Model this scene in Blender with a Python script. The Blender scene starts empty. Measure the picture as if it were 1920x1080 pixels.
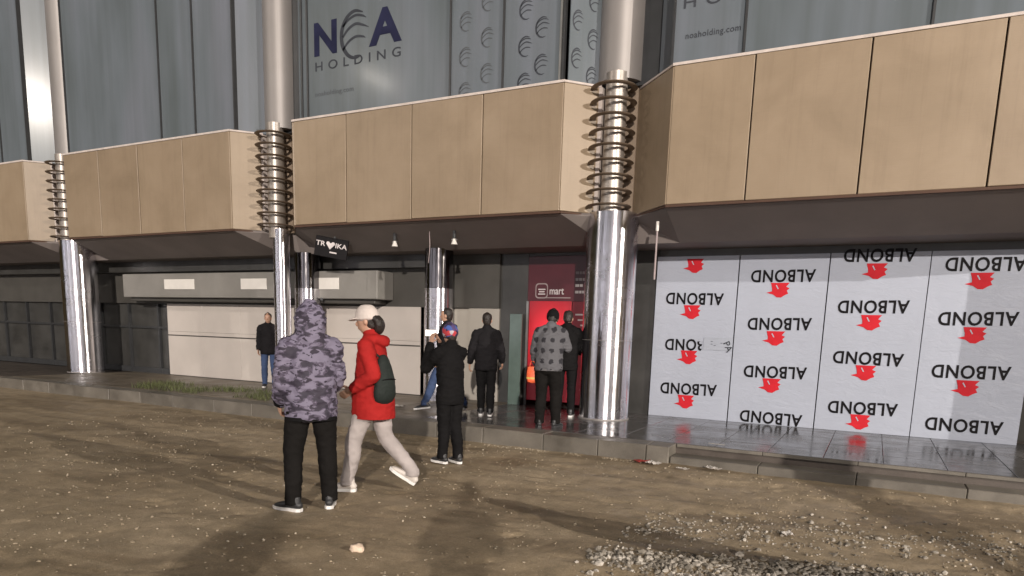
import bpy, bmesh, math, random
import numpy as np
from mathutils import Vector, Matrix, noise, Euler
random.seed(7); rng = np.random.default_rng(7)
scene = bpy.context.scene
COL = scene.collection
V = Vector

# ---------------------------------------------------------------- camera
def camera_matrix(yaw, pitch, roll, loc):
    cy, sy, cp, sp = math.cos(yaw), math.sin(yaw), math.cos(pitch), math.sin(pitch)
    fwd = V((-sy*cp, cy*cp, sp)); right = V((cy, sy, 0)); up = right.cross(fwd)
    c, s = math.cos(roll), math.sin(roll)
    r2 = right*c + up*s; u2 = up*c - right*s
    m = Matrix((r2, u2, -fwd)).transposed().to_4x4(); m.translation = loc
    return m
cam_d = bpy.data.cameras.new('camera'); cam = bpy.data.objects.new('camera', cam_d); COL.objects.link(cam)
cam.matrix_world = camera_matrix(math.radians(27.2), math.radians(-9.35), math.radians(1.76), V((0, 0, 1.5)))
cam_d.sensor_width = 36; cam_d.lens = 36*1300/1920
cam_d.shift_y = 295/1920
cam_d.clip_start = 0.02; cam_d.clip_end = 600
scene.camera = cam

# ---------------------------------------------------------------- night sky, one low key light, exposure
world = bpy.data.worlds.new('World'); scene.world = world; world.use_nodes = True
bg = world.node_tree.nodes['Background']
sky = world.node_tree.nodes.new('ShaderNodeTexSky'); sky.sky_type = 'NISHITA'; sky.sun_disc = False
SUN_EL, SUN_AZ = math.radians(13.5), V((0.49, -0.872, 0))     # towards the light
sky.sun_elevation = math.radians(1.0); sky.sun_rotation = math.atan2(SUN_AZ.x, SUN_AZ.y)
world.node_tree.links.new(sky.outputs[0], bg.inputs[0]); bg.inputs[1].default_value = 0.045
sun_d = bpy.data.lights.new('sun', 'SUN'); sun_d.energy = 3.3; sun_d.angle = math.radians(0.8); sun_d.color = (1.0, .91, .82)
sun = bpy.data.objects.new('sun', sun_d); COL.objects.link(sun)
to_l = V((SUN_AZ.x*math.cos(SUN_EL), SUN_AZ.y*math.cos(SUN_EL), math.sin(SUN_EL)))
sun.rotation_euler = to_l.to_track_quat('Z', 'Y').to_euler(); sun.location = to_l*30
scene.view_settings.view_transform = 'Standard'; scene.view_settings.look = 'None'
scene.view_settings.exposure = -0.14; scene.view_settings.gamma = 1.0; scene.view_settings.use_curve_mapping = False
scene.cycles.max_bounces = 7; scene.cycles.use_denoising = True; scene.cycles.sample_clamp_indirect = 6

# ---------------------------------------------------------------- helpers
def link(o, parent=None):
    COL.objects.link(o)
    if parent is not None: o.parent = parent
    return o
def tag(o, label=None, cat=None, group=None, kind=None):
    if label: o['label'] = label
    if cat: o['category'] = cat
    if group: o['group'] = group
    if kind: o['kind'] = kind
    return o
def empty(name, loc, label, cat, group=None, rz=0, sc=1):
    o = bpy.data.objects.new(name, None); link(o); o.location = loc; o.rotation_euler = (0, 0, rz); o.scale = (sc,)*3
    o.empty_display_size = .1
    return tag(o, label, cat, group)
def obj(name, bm_or_me, m=None, parent=None, smooth=False, loc=None, rot=None):
    if isinstance(bm_or_me, bmesh.types.BMesh):
        me = bpy.data.meshes.new(name); bm_or_me.to_mesh(me); bm_or_me.free()
    else: me = bm_or_me
    if m is not None and not me.materials: me.materials.append(m)
    if smooth:
        me.polygons.foreach_set('use_smooth', [True]*len(me.polygons)); me.set_sharp_from_angle(angle=math.radians(55))
    o = bpy.data.objects.new(name, me); link(o, parent)
    if loc is not None: o.location = loc
    if rot is not None: o.rotation_euler = rot
    return o
def box(bm, a, b, mtx=None):
    vs = [V((x, y, z)) for x in (a[0], b[0]) for y in (a[1], b[1]) for z in (a[2], b[2])]
    if mtx: vs = [mtx @ v for v in vs]
    v = [bm.verts.new(p) for p in vs]
    for f in ((0,1,3,2), (4,6,7,5), (0,4,5,1), (2,3,7,6), (0,2,6,4), (1,5,7,3)): bm.faces.new([v[i] for i in f])
    return bm
def boxm(a, b, bev=0.0, mtx=None):
    bm = bmesh.new(); box(bm, a, b, mtx)
    bmesh.ops.recalc_face_normals(bm, faces=bm.faces)
    if bev: bmesh.ops.bevel(bm, geom=bm.edges[:], offset=bev, segments=1, affect='EDGES', clamp_overlap=True)
    return bm
def cyl(bm, r0, r1, z0, z1, seg=40, at=(0,0), caps=True):
    A = [bm.verts.new((at[0]+r0*math.cos(2*math.pi*i/seg), at[1]+r0*math.sin(2*math.pi*i/seg), z0)) for i in range(seg)]
    B = [bm.verts.new((at[0]+r1*math.cos(2*math.pi*i/seg), at[1]+r1*math.sin(2*math.pi*i/seg), z1)) for i in range(seg)]
    for i in range(seg): bm.faces.new((A[i], A[(i+1)%seg], B[(i+1)%seg], B[i]))
    if caps: bm.faces.new(A[::-1]); bm.faces.new(B)
    return bm
def prism(poly, h, mtx=None):
    """flat outline (x,z) extruded along +y by h"""
    bm = bmesh.new()
    A = [bm.verts.new((x, 0, z)) for x, z in poly]; B = [bm.verts.new((x, h, z)) for x, z in poly]
    n = len(poly); bm.faces.new(A); bm.faces.new(B[::-1])
    for i in range(n): bm.faces.new((A[i], B[i], B[(i+1)%n], A[(i+1)%n]))
    bmesh.ops.recalc_face_normals(bm, faces=bm.faces)
    if mtx: bmesh.ops.transform(bm, matrix=mtx, verts=bm.verts)
    return bm
def catmull(P, n):
    P = [np.array(p, float) for p in P]
    if len(P) == 2: return [P[0]+(P[1]-P[0])*t for t in np.linspace(0, 1, n+1)]
    Q = [2*P[0]-P[1]] + P + [2*P[-1]-P[-2]]; out = []
    for i in range(1, len(Q)-2):
        a, b, c, d = Q[i-1:i+3]
        for k in range(n):
            t = k/n
            out.append(.5*((2*b)+(c-a)*t+(2*a-5*b+4*c-d)*t*t+(3*b-a-3*c+d)*t**3))
    out.append(P[-1]); return out
def tube(bm, pts, rad, side=(1,0,0), seg=14, n=5, end=.6):
    """loft of ellipses along pts; rad = (half width along side, half depth)"""
    rad = [(r, r) if not isinstance(r, (tuple, list)) else r for r in rad]
    S = catmull([tuple(p)+tuple(r) for p, r in zip(pts, rad)], n)
    P = [V(s[:3]) for s in S]; R = [(max(s[3], .002), max(s[4], .002)) for s in S]
    side = V(side); rings = []
    T = [(P[min(i+1, len(P)-1)]-P[max(i-1, 0)]).normalized() for i in range(len(P))]
    def ring(p, t, a, b):
        u = (side - t*side.dot(t))
        u = u.normalized() if u.length > .05 else t.orthogonal().normalized()
        w = t.cross(u)
        return [bm.verts.new(p+u*(a*math.cos(2*math.pi*k/seg))+w*(b*math.sin(2*math.pi*k/seg))) for k in range(seg)]
    r0 = min(R[0]); r1 = min(R[-1])
    rings.append(ring(P[0]-T[0]*r0*end*.7, T[0], R[0][0]*.7, R[0][1]*.7))
    for p, t, r in zip(P, T, R): rings.append(ring(p, t, *r))
    rings.append(ring(P[-1]+T[-1]*r1*end*.7, T[-1], R[-1][0]*.7, R[-1][1]*.7))
    for A, B in zip(rings, rings[1:]):
        for k in range(seg): bm.faces.new((A[k], A[(k+1)%seg], B[(k+1)%seg], B[k]))
    ca = bm.verts.new(P[0]-T[0]*r0*end); cb = bm.verts.new(P[-1]+T[-1]*r1*end)
    for k in range(seg):
        bm.faces.new((rings[0][(k+1)%seg], rings[0][k], ca)); bm.faces.new((rings[-1][k], rings[-1][(k+1)%seg], cb))
def ell(bm, c, r, rot=None, u=16, v=10):
    m = Matrix.Translation(V(c)) @ (rot.to_4x4() if rot else Matrix.Identity(4)) @ Matrix.Diagonal((r[0], r[1], r[2], 1))
    bmesh.ops.create_uvsphere(bm, u_segments=u, v_segments=v, radius=1, matrix=m)
def remeshed(bm, vox, smooth=3, wrinkle=0, freq=9, seed=0, zs=1.0, dec=0):
    me = bpy.data.meshes.new('tmp'); bm.to_mesh(me); bm.free()
    o = bpy.data.objects.new('tmp', me); COL.objects.link(o)
    r = o.modifiers.new('r', 'REMESH'); r.mode = 'VOXEL'; r.voxel_size = vox
    if smooth:
        s = o.modifiers.new('s', 'SMOOTH'); s.factor = .5; s.iterations = smooth
    dg = bpy.context.evaluated_depsgraph_get(); dg.update()
    out = bpy.data.meshes.new_from_object(o.evaluated_get(dg))
    bpy.data.objects.remove(o); bpy.data.meshes.remove(me)
    if wrinkle:
        off = V((seed*3.7, seed*1.3, seed*5.1))
        n_ = len(out.vertices); co = np.zeros(n_*3); no = np.zeros(n_*3)
        out.vertices.foreach_get('co', co); out.vertex_normals.foreach_get('vector', no); co = co.reshape(-1, 3); no = no.reshape(-1, 3)
        for i_ in range(n_):
            p = V(co[i_]); q = V((p.x*freq*.7, p.y*freq*.7, p.z*freq*zs))+off
            w = noise.noise(q)*.6 + (1-abs(noise.noise(q*1.9+V((5, 2, 8))))*2)*.45 + noise.noise(q*4)*.2
            co[i_] += no[i_]*(wrinkle*w)
        out.vertices.foreach_set('co', co.ravel()); out.update()
    out.polygons.foreach_set('use_smooth', [True]*len(out.polygons))
    return out
def text_mesh(body, size, bold=0.0, space=1.0, depth=.003, align='CENTER'):
    c = bpy.data.curves.new('t', 'FONT'); c.body = body; c.size = size; c.offset = bold; c.space_character = space
    c.extrude = depth/2; c.align_x = align; c.align_y = 'CENTER'; c.resolution_u = 4
    o = bpy.data.objects.new('t', c); COL.objects.link(o)
    dg = bpy.context.evaluated_depsgraph_get(); dg.update()
    me = bpy.data.meshes.new_from_object(o.evaluated_get(dg))
    bpy.data.objects.remove(o); bpy.data.curves.remove(c)
    return me
def shear_fit(me, w, h):
    """scale a text mesh to w x h"""
    co = np.array([v.co for v in me.vertices]); lo, hi = co.min(0), co.max(0)
    for v in me.vertices:
        v.co.x = (v.co.x-(lo[0]+hi[0])/2)*w/(hi[0]-lo[0]); v.co.y = (v.co.y-(lo[1]+hi[1])/2)*h/(hi[1]-lo[1])
    return me

# ---------------------------------------------------------------- materials
MATS = {}
class NT:
    def __init__(s, name):
        s.m = bpy.data.materials.new(name); s.m.use_nodes = True; s.t = s.m.node_tree
        s.b = s.t.nodes['Principled BSDF']; s.tc = s.t.nodes.new('ShaderNodeTexCoord')
    def n(s, typ, **k):
        nd = s.t.nodes.new(typ)
        for a, b in k.items():
            if a in nd.inputs: nd.inputs[a].default_value = b
            else: setattr(nd, a, b)
        return nd
    def l(s, a, b): s.t.links.new(a, b)
    def map(s, scale=(1,1,1), space='Object', rot=(0,0,0)):
        mp = s.n('ShaderNodeMapping'); mp.inputs['Scale'].default_value = scale; mp.inputs['Rotation'].default_value = rot
        s.l(s.tc.outputs[space], mp.inputs[0]); return mp.outputs[0]
    def noise(s, vec, scale, detail=4, rough=.55, dist=0):
        nd = s.n('ShaderNodeTexNoise', Scale=scale, Detail=detail, Roughness=rough, Distortion=dist); s.l(vec, nd.inputs['Vector']); return nd.outputs['Fac']
    def ramp(s, fac, stops, interp='LINEAR'):
        r = s.n('ShaderNodeValToRGB'); r.color_ramp.interpolation = interp; e = r.color_ramp.elements
        while len(e) < len(stops): e.new(.5)
        for i, (p, c) in enumerate(stops): e[i].position = p; e[i].color = (*c, 1) if len(c) == 3 else c
        s.l(fac, r.inputs[0]); return r.outputs[0]
    def mix(s, f, a, b, typ='MIX'):
        x = s.n('ShaderNodeMix', data_type='RGBA', blend_type=typ)
        for v, i in ((f, 0), (a, 6), (b, 7)):
            if hasattr(v, 'is_linked'): s.l(v, x.inputs[i])
            elif i == 0: x.inputs[0].default_value = v
            else: x.inputs[i].default_value = (*v, 1)
        return x.outputs[2]
    def bump(s, h, strength=.3, dist=.02):
        b = s.n('ShaderNodeBump', Strength=strength, Distance=dist); s.l(h, b.inputs['Height']); s.l(b.outputs[0], s.b.inputs['Normal'])
    def set(s, **k):
        for a, v in k.items():
            i = s.b.inputs[a.replace('_', ' ')]
            if hasattr(v, 'is_linked'): s.l(v, i)
            else: i.default_value = (*v, 1) if isinstance(v, tuple) and len(v) == 3 else v
        return s
def simple(name, col, rough=.6, metal=0, var=.12, scale=6, bump=0, bscale=60, space='Object', spec=.5):
    t = NT(name); v = t.map(space=space)
    n = t.noise(v, scale, 5)
    c2 = tuple(max(0, x*(1-var)) for x in col); c3 = tuple(min(1, x*(1+var)) for x in col)
    t.set(Base_Color=t.ramp(n, [(.3, c2), (.7, c3)]), Roughness=rough, Metallic=metal)
    t.b.inputs['Specular IOR Level'].default_value = spec
    if bump: t.bump(t.noise(v, bscale, 4), bump, .01)
    MATS[name] = t.m; return t.m

def m_ground():
    t = NT('dirt'); v = t.map()
    big = t.noise(v, .55, 6, .6, .3); mid = t.noise(v, 4.5, 6, .65); fine = t.noise(v, 55, 5, .7)
    c = t.ramp(big, [(.3, (.275, .212, .136)), (.5, (.355, .279, .188)), (.72, (.43, .344, .242))])
    c = t.mix(.75, c, t.ramp(mid, [(.3, (.55, .55, .52)), (.7, (1.15, 1.13, 1.1))]), 'MULTIPLY')
    c = t.mix(.8, c, t.ramp(fine, [(.3, (.68, .66, .63)), (.7, (1.2, 1.2, 1.2))]), 'MULTIPLY')
    vo = t.n('ShaderNodeTexVoronoi', Scale=42); t.l(v, vo.inputs['Vector'])
    sp = t.ramp(vo.outputs['Distance'], [(.10, (1, 1, 1)), (.2, (0, 0, 0))])
    gate = t.ramp(t.noise(v, 9, 3), [(.5, (0, 0, 0)), (.62, (1, 1, 1))])
    f = t.mix(1.0, sp, gate, 'MULTIPLY')
    c = t.mix(f, c, (.42, .37, .30))
    damp = t.ramp(t.noise(t.map((.55, 1.3, 1)), .9, 5, .62, .8), [(.50, (1, 1, 1)), (.60, (.68, .66, .63))])
    c = t.mix(1.0, c, damp, 'MULTIPLY')
    wet = t.ramp(t.noise(v, 1.3, 4), [(.45, (.55, .55, .55)), (.65, (.95, .95, .95))])
    t.set(Base_Color=c, Roughness=wet)
    h = t.mix(.5, t.noise(v, 20, 8, .75), t.noise(v, 90, 4, .7)); t.bump(h, .7, .02)
    return t.m
M_ground = m_ground()
def m_stone(name, a, b, c):
    t = NT(name); v = t.map()
    vo = t.n('ShaderNodeTexVoronoi', Scale=28); t.l(v, vo.inputs['Vector'])
    sep = t.n('ShaderNodeSeparateColor'); t.l(vo.outputs['Color'], sep.inputs[0])
    t.set(Base_Color=t.ramp(sep.outputs[0], [(0, a), (.6, b), (1, c)]), Roughness=.75)
    return t.m
M_peb = m_stone('pebble', (.17, .135, .09), (.26, .21, .148), (.44, .385, .30))
M_grav = m_stone('crushed_gravel', (.11, .095, .075), (.25, .22, .18), (.46, .42, .37))
M_clod = m_stone('dirt_clod', (.20, .160, .108), (.30, .243, .168), (.38, .31, .225))
M_rock = simple('rock', (.60, .47, .36), .8, var=.25, scale=14, bump=.5, bscale=30)
def m_clad():
    t = NT('beige_cladding'); v = t.map(space='Generated'); w = t.map(space='Object')
    blot = t.noise(w, 1.1, 5, .6, .4); hor = t.noise(t.map((1.5, 1.5, 42)), 2.0, 4, .6)
    c = t.ramp(blot, [(.25, (.225, .168, .111)), (.5, (.268, .202, .137)), (.75, (.305, .234, .163))])
    c = t.mix(.10, c, t.ramp(hor, [(.35, (.88, .88, .89)), (.65, (1.05, 1.05, 1.04))]), 'MULTIPLY')
    drip = t.ramp(t.noise(t.map((9, 9, .5)), 1.3, 5, .7), [(.5, (1, 1, 1)), (.78, (.72, .70, .67))])
    c = t.mix(.42, c, drip, 'MULTIPLY')
    oi = t.n('ShaderNodeObjectInfo')
    c = t.mix(.35, c, t.ramp(oi.outputs['Random'], [(0, (.86, .84, .82)), (1, (1.1, 1.1, 1.08))]), 'MULTIPLY')
    t.set(Base_Color=c, Roughness=.48); t.bump(hor, .12, .01); return t.m
M_clad = m_clad()
M_cap = simple('coping', (.13, .092, .065), .7, spec=.2)
M_seam = simple('seam_backing', (.07, .035, .022), .8)
def m_glass():
    t = NT('frosted_glazing'); v = t.map()
    a = t.noise(t.map((.9, .9, .25)), .8, 4, .6); s = t.noise(t.map((6, 6, .15)), 1.0, 3)
    c = t.ramp(a, [(.3, (.098, .114, .122)), (.5, (.126, .145, .162)), (.72, (.155, .168, .195))])
    c = t.mix(.6, c, t.ramp(s, [(.35, (.86, .86, .83)), (.65, (1.08, 1.08, 1.1))]), 'MULTIPLY')
    t.set(Base_Color=c, Roughness=.30); t.b.inputs['Coat Weight'].default_value = .04; t.b.inputs['Coat Roughness'].default_value = .13
    t.b.inputs['Specular IOR Level'].default_value = .10
    t.bump(t.noise(v, .8, 2), .04, .05)
    return t.m
M_glass = m_glass()
M_navy = simple('navy_print', (.022, .024, .055), .6, var=.3, scale=2, spec=.06)
M_grey = simple('grey_print', (.050, .054, .064), .6, var=.2, scale=2, spec=.06)
M_faint = simple('faint_print', (.092, .100, .110), .6, var=.15, scale=2, spec=.06)
M_mull = simple('dark_mullion', (.035, .036, .038), .4)
M_mulll = simple('light_mullion', (.30, .30, .29), .35, .6)
def m_steel(name, col, rough, aniso, bstr):
    t = NT(name); v = t.map((26, 26, .25)); n = t.noise(v, 1.0, 4, .6); sm = t.noise(t.map((2.2, 2.2, 3.0)), 1.0, 4, .6)
    t.set(Base_Color=t.ramp(sm, [(.3, tuple(x*.80 for x in col)), (.7, col)]), Metallic=1.0,
          Roughness=t.ramp(sm, [(.3, (rough*.7,)*3), (.75, (rough*1.5,)*3)]))
    t.b.inputs['Anisotropic'].default_value = aniso; t.b.inputs['Anisotropic Rotation'].default_value = .25
    tg = t.n('ShaderNodeTangent', direction_type='RADIAL', axis='Z'); t.l(tg.outputs[0], t.b.inputs['Tangent'])
    t.bump(n, bstr, .01)
    return t.m
M_steel = m_steel('polished_steel', (.80, .78, .82), .22, .9, .10)
M_steel_dark = m_steel('shaded_steel', (.17, .16, .165), .12, .7, .15)  # tops of the inner columns: dark soffit reflection put into the steel colour
M_satin = simple('satin_steel', (.27, .25, .24), .5, .3, var=.06, scale=1.5)
M_ring = simple('ring_steel', (.17, .125, .09), .5, .3)
M_pipe = simple('neck_pipe', (.36, .32, .285), .4, .5)
M_recess = simple('recess_board', (.25, .19, .14), .6)
M_soffit = simple('soffit', (.17, .145, .135), .75, var=.12, scale=1.2, bump=.05)
M_dark = simple('dark_shopfront', (.045, .044, .042), .35, var=.3, scale=2)
M_dgrey = simple('grey_bulkhead', (.060, .056, .050), .6, var=.15, scale=2)
M_hoard = simple('white_hoarding', (.47, .425, .39), .5, var=.07, scale=1.2)
M_hoard2 = simple('cream_panel', (.37, .34, .30), .5, var=.07, scale=1.2)
M_fascia = simple('grey_fascia', (.20, .19, .175), .55, var=.12, scale=1.5)
M_plate = simple('white_plate', (.66, .63, .59), .4, var=.04)
def m_tile(name, base, r0, r1):
    t = NT(name); v = t.map(space='Object'); oi = t.n('ShaderNodeObjectInfo')
    g = t.n('ShaderNodeNewGeometry'); mp = t.n('ShaderNodeMapping'); t.l(g.outputs['Position'], mp.inputs[0])
    a = t.noise(mp.outputs[0], 2.2, 5, .65); f = t.noise(mp.outputs[0], 120, 3)
    c = t.ramp(a, [(.3, tuple(x*.7 for x in base)), (.7, tuple(x*1.25 for x in base))])
    c = t.mix(.5, c, t.ramp(f, [(.3, (.7, .7, .7)), (.7, (1.25, 1.25, 1.25))]), 'MULTIPLY')
    c = t.mix(.5, c, t.ramp(oi.outputs['Random'], [(0, (.75, .75, .75)), (1, (1.2, 1.2, 1.2))]), 'MULTIPLY')
    t.set(Base_Color=c, Roughness=t.ramp(a, [(.35, (r0,)*3), (.7, (r1,)*3)])); t.bump(a, .06, .02)
    return t.m
M_tile = m_tile('wet_granite', (.085, .080, .078), .10, .34)
M_tileb = m_tile('brown_paving', (.15, .122, .090), .30, .6)
M_kerb = m_tile('kerb_granite', (.135, .120, .100), .35, .75)
M_riser = m_tile('dark_riser', (.075, .06, .05), .4, .7)
def m_alb(name, base):
    t = NT(name); v = t.map(); n = t.noise(v, 1.2, 4); cr = t.noise(t.map((2.2, 2.2, 5)), 1.6, 6, .62, .6)
    t.set(Base_Color=t.ramp(n, [(.3, tuple(x*.93 for x in base)), (.7, base)]), Roughness=.28); t.bump(cr, .32, .03); return t.m
M_alb = m_alb('film_white', (.37, .395, .465))
M_alb2 = m_alb('film_grey', (.31, .32, .365))
M_albbare = m_alb('bare_film', (.52, .53, .57))
M_black = simple('black_print', (.008, .007, .008), .5, spec=.1)
M_red = simple('red_print', (.50, .020, .030), .5, var=.1, spec=.1)
M_tape = m_alb('clear_tape', (.345, .37, .43))
M_mart = simple('maroon_panel', (.065, .010, .015), .3, var=.2, scale=2)
M_mart2 = simple('red_panel', (.20, .016, .026), .35)
M_white = simple('white_print', (.55, .50, .50), .5)
M_dimwhite = simple('dim_print', (.30, .24, .24), .5)
def m_light(name, col, st, base=None):
    t = NT(name); t.set(Base_Color=base or col, Roughness=.4); t.b.inputs['Emission Color'].default_value = (*col, 1); t.b.inputs['Emission Strength'].default_value = st
    return t.m
def m_poster():
    t = NT('lit_red_poster'); v = t.map()
    gr = t.n('ShaderNodeTexGradient', gradient_type='SPHERICAL'); mp = t.n('ShaderNodeMapping')
    mp.inputs['Location'].default_value = (0, 0, -.25); mp.inputs['Scale'].default_value = (1.5, 1.0, 1.1)
    t.l(t.tc.outputs['Object'], mp.inputs[0]); t.l(mp.outputs[0], gr.inputs[0])
    c = t.ramp(gr.outputs['Fac'], [(0, (.20, .012, .02)), (.35, (.42, .014, .024)), (.8, (.85, .03, .05))])
    t.set(Base_Color=c, Roughness=.35, Emission_Color=c); t.b.inputs['Emission Strength'].default_value = .34
    return t.m
M_poster = m_poster()
M_green = simple('green_glass', (.10, .14, .125), .15, var=.1)
M_grass = simple('grass_blade', (.075, .085, .03), .7, var=.4, scale=3)
# clothing
def m_camo():
    t = NT('camo_cloth'); v = t.map((1.0, 1.0, 1.75))
    a = t.noise(v, 9.5, 3, .5, .6); mp = t.map((1.0, 1.0, 1.9)); ad = t.n('ShaderNodeVectorMath', operation='ADD'); t.l(mp, ad.inputs[0]); ad.inputs[1].default_value = (4.1, 7.7, 2.3)
    b = t.noise(ad.outputs[0], 14, 3, .5, .8)
    c = t.ramp(a, [(0, (.032, .026, .042)), (.43, (.080, .065, .100)), (.50, (.165, .145, .205))], 'CONSTANT')
    c = t.mix(t.ramp(b, [(0, (0, 0, 0)), (.585, (1, 1, 1))], 'CONSTANT'), c, (.028, .021, .036))
    t.set(Base_Color=c, Roughness=.75); t.bump(t.noise(t.map(), 70, 3), .15, .01); return t.m
M_camo = m_camo()
def m_dots():
    t = NT('spotted_fleece'); v = t.map((7.6, 7.6, 6.6), rot=(0, 0, 0)); sx = t.n('ShaderNodeSeparateXYZ'); t.l(v, sx.inputs[0])
    def sq(o):
        f = t.n('ShaderNodeMath', operation='FRACT'); t.l(o, f.inputs[0]); s = t.n('ShaderNodeMath', operation='SUBTRACT'); t.l(f.outputs[0], s.inputs[0]); s.inputs[1].default_value = .5
        p = t.n('ShaderNodeMath', operation='MULTIPLY'); t.l(s.outputs[0], p.inputs[0]); t.l(s.outputs[0], p.inputs[1]); return p.outputs[0]
    ad = t.n('ShaderNodeMath', operation='ADD'); t.l(sq(sx.outputs[0]), ad.inputs[0]); t.l(sq(sx.outputs[2]), ad.inputs[1])
    n2 = t.noise(t.map(), 24, 3); mm = t.n('ShaderNodeMath', operation='MULTIPLY_ADD'); t.l(n2, mm.inputs[0]); mm.inputs[1].default_value = .26; t.l(ad.outputs[0], mm.inputs[2])
    c = t.ramp(mm.outputs[0], [(.19, (.018, .017, .022)), (.205, (.10, .098, .108))])
    t.set(Base_Color=c, Roughness=.9); t.bump(t.noise(t.map(), 60, 3), .3, .01); return t.m
M_dots = m_dots()
def cloth(name, col, rough=.85, var=.15): return simple(name, col, rough, var=var, scale=5, bump=.15, bscale=90, spec=.08)
M_black_cloth = cloth('black_cloth', (.009, .0085, .009)); M_dark_cloth = cloth('charcoal_cloth', (.014, .013, .0145))
M_nearblack = cloth('black_trouser', (.010, .009, .0085)); M_red_cloth = cloth('red_cloth', (.32, .018, .017), .75)
M_pale = cloth('pale_trouser', (.36, .32, .31)); M_jean = cloth('denim', (.05, .075, .15)); M_olive = cloth('dark_green_cloth', (.022, .027, .025), .6)
M_greyband = cloth('grey_rib', (.13, .125, .13)); M_cap = cloth('cream_cap', (.54, .475, .44)); M_hair = simple('dark_hair', (.018, .013, .011), .5, var=.4, scale=30, bump=.5, bscale=120)
M_skin = simple('skin', (.46, .27, .19), .5, var=.08, scale=8); M_sole = simple('white_rubber', (.72, .70, .68), .5)
M_shoe = simple('black_shoe', (.03, .03, .032), .5, var=.3); M_shoe_w = simple('cream_shoe', (.55, .50, .46), .6); M_eye = simple('eye', (.03, .02, .02), .2)
def m_beanie():
    t = NT('patchwork_beanie'); v = t.map(); vo = t.n('ShaderNodeTexVoronoi', Scale=19); t.l(v, vo.inputs['Vector'])
    sep = t.n('ShaderNodeSeparateColor'); t.l(vo.outputs['Color'], sep.inputs[0])
    t.set(Base_Color=t.ramp(sep.outputs[0], [(0, (.03, .02, .05)), (.42, (.07, .045, .13)), (.66, (.42, .04, .05)), (.78, (.05, .09, .30)), (.90, (.42, .38, .42))], 'CONSTANT'), Roughness=.85); return t.m
M_beanie = m_beanie()
M_orange = simple('orange_fabric', (.90, .15, .05), .5); M_yellow = simple('yellow_band', (.75, .5, .12), .5)
M_phone = simple('phone_shell', (.02, .02, .022), .25); M_screen = m_light('phone_screen', (.95, .88, .8), 1.6)
M_litter = simple('crumpled_paper', (.72, .68, .64), .7, var=.1); M_litter_red = simple('red_wrapper', (.42, .07, .06), .5)
M_lens = m_light('lamp_lens', (1.0, .86, .70), 18); M_post = simple('galvanised_post', (.3, .3, .3), .5, .6)
M_shopglass = m_light('lit_shop_glass', (.95, .93, 1.0), 3.0); M_shopwall = simple('pavilion_wall', (.32, .28, .25), .7)

# ================================================================= GROUND
def build_ground():
    xs = np.concatenate([[-220, -120, -70, -40, -28], np.arange(-22, -9, .25), np.arange(-9, -5.6, .055), np.arange(-5.6, 1.4, .034), np.arange(1.42, 2.6, .055), np.arange(2.7, 8, .3), [10, 15, 25, 45, 90, 220]])
    ys = np.concatenate([[-220, -120, -60, -30, -15, -8, -4], np.arange(-2, 1.2, .3), np.arange(1.3, 8.2, .038), [8.6, 9.5, 11, 15, 30, 80, 220]])
    X, Y = np.meshgrid(xs, ys); Z = np.zeros_like(X)
    for k in range(420):            # footprints trodden into the dirt
        fx, fy, fa = rng.uniform(-8, 1.8), rng.uniform(1.8, 8.0), rng.uniform(-.6, .6)+(0 if k % 3 else 1.4)
        c, sn = math.cos(fa), math.sin(fa); m = (abs(X-fx) < .3) & (abs(Y-fy) < .3)
        u = ((X[m]-fx)*c+(Y[m]-fy)*sn)/.14; w = (-(X[m]-fx)*sn+(Y[m]-fy)*c)/.055; d = u*u+w*w
        Z[m] += -.007*np.exp(-d**2)+.003*np.exp(-((d-1.6)/.6)**2)
    for j in range(X.shape[0]):
        for i in range(X.shape[1]):
            x, y = X[j, i], Y[j, i]
            if -22 < x < 8 and -2 < y < 8.2:
                f = min(1, (x+22)/3, (8-x)/3, (y+2)/1.5)
                z = .016*noise.noise(V((x*.7, y*.7, 3)))
                if x > -9.1 and y > 1.2: z += .008*noise.noise(V((x*2.6, y*2.6, 1)))+.004*noise.noise(V((x*8, y*8, 5)))+.004*noise.noise(V((x*15, y*15, 2)))*max(0, noise.noise(V((x*1.1, y*1.1, 8)))+.35)
                for r0 in (5.9, 7.15):
                    u = (y-r0-.10*(x+3)-.12*math.sin(x*.9+r0))/.16
                    if abs(u) < 3: z += -.012*math.exp(-u*u)+.005*math.exp(-(abs(u)-1.5)**2*3)+(.002*math.sin(x*38) if abs(u) < .8 else 0)
                z += .035*max(0, 1-((y-(4.35+.25*(x+1.5)))/.45)**2)*min(1, max(0, (x+2.3)/.8))   # the gravel bank
                Z[j, i] = (Z[j, i]+z)*f - .006
    n, m = X.shape
    vs = np.stack([X.ravel(), Y.ravel(), Z.ravel()], 1)
    idx = np.arange(n*m).reshape(n, m)
    fs = np.stack([idx[:-1, :-1].ravel(), idx[:-1, 1:].ravel(), idx[1:, 1:].ravel(), idx[1:, :-1].ravel()], 1)
    me = bpy.data.meshes.new('ground'); me.from_pydata(vs.tolist(), [], fs.tolist())
    o = obj('ground', me, M_ground, smooth=True); tag(o, 'bare brown dirt ground with scattered small stones', kind='structure')
    from mathutils.bvhtree import BVHTree
    return BVHTree.FromPolygons(vs.tolist(), fs.tolist())
GB = build_ground()
def gz(x, y):
    h = GB.ray_cast(V((x, y, 3)), V((0, 0, -1))); return h[0].z if h[0] else 0.0

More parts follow.
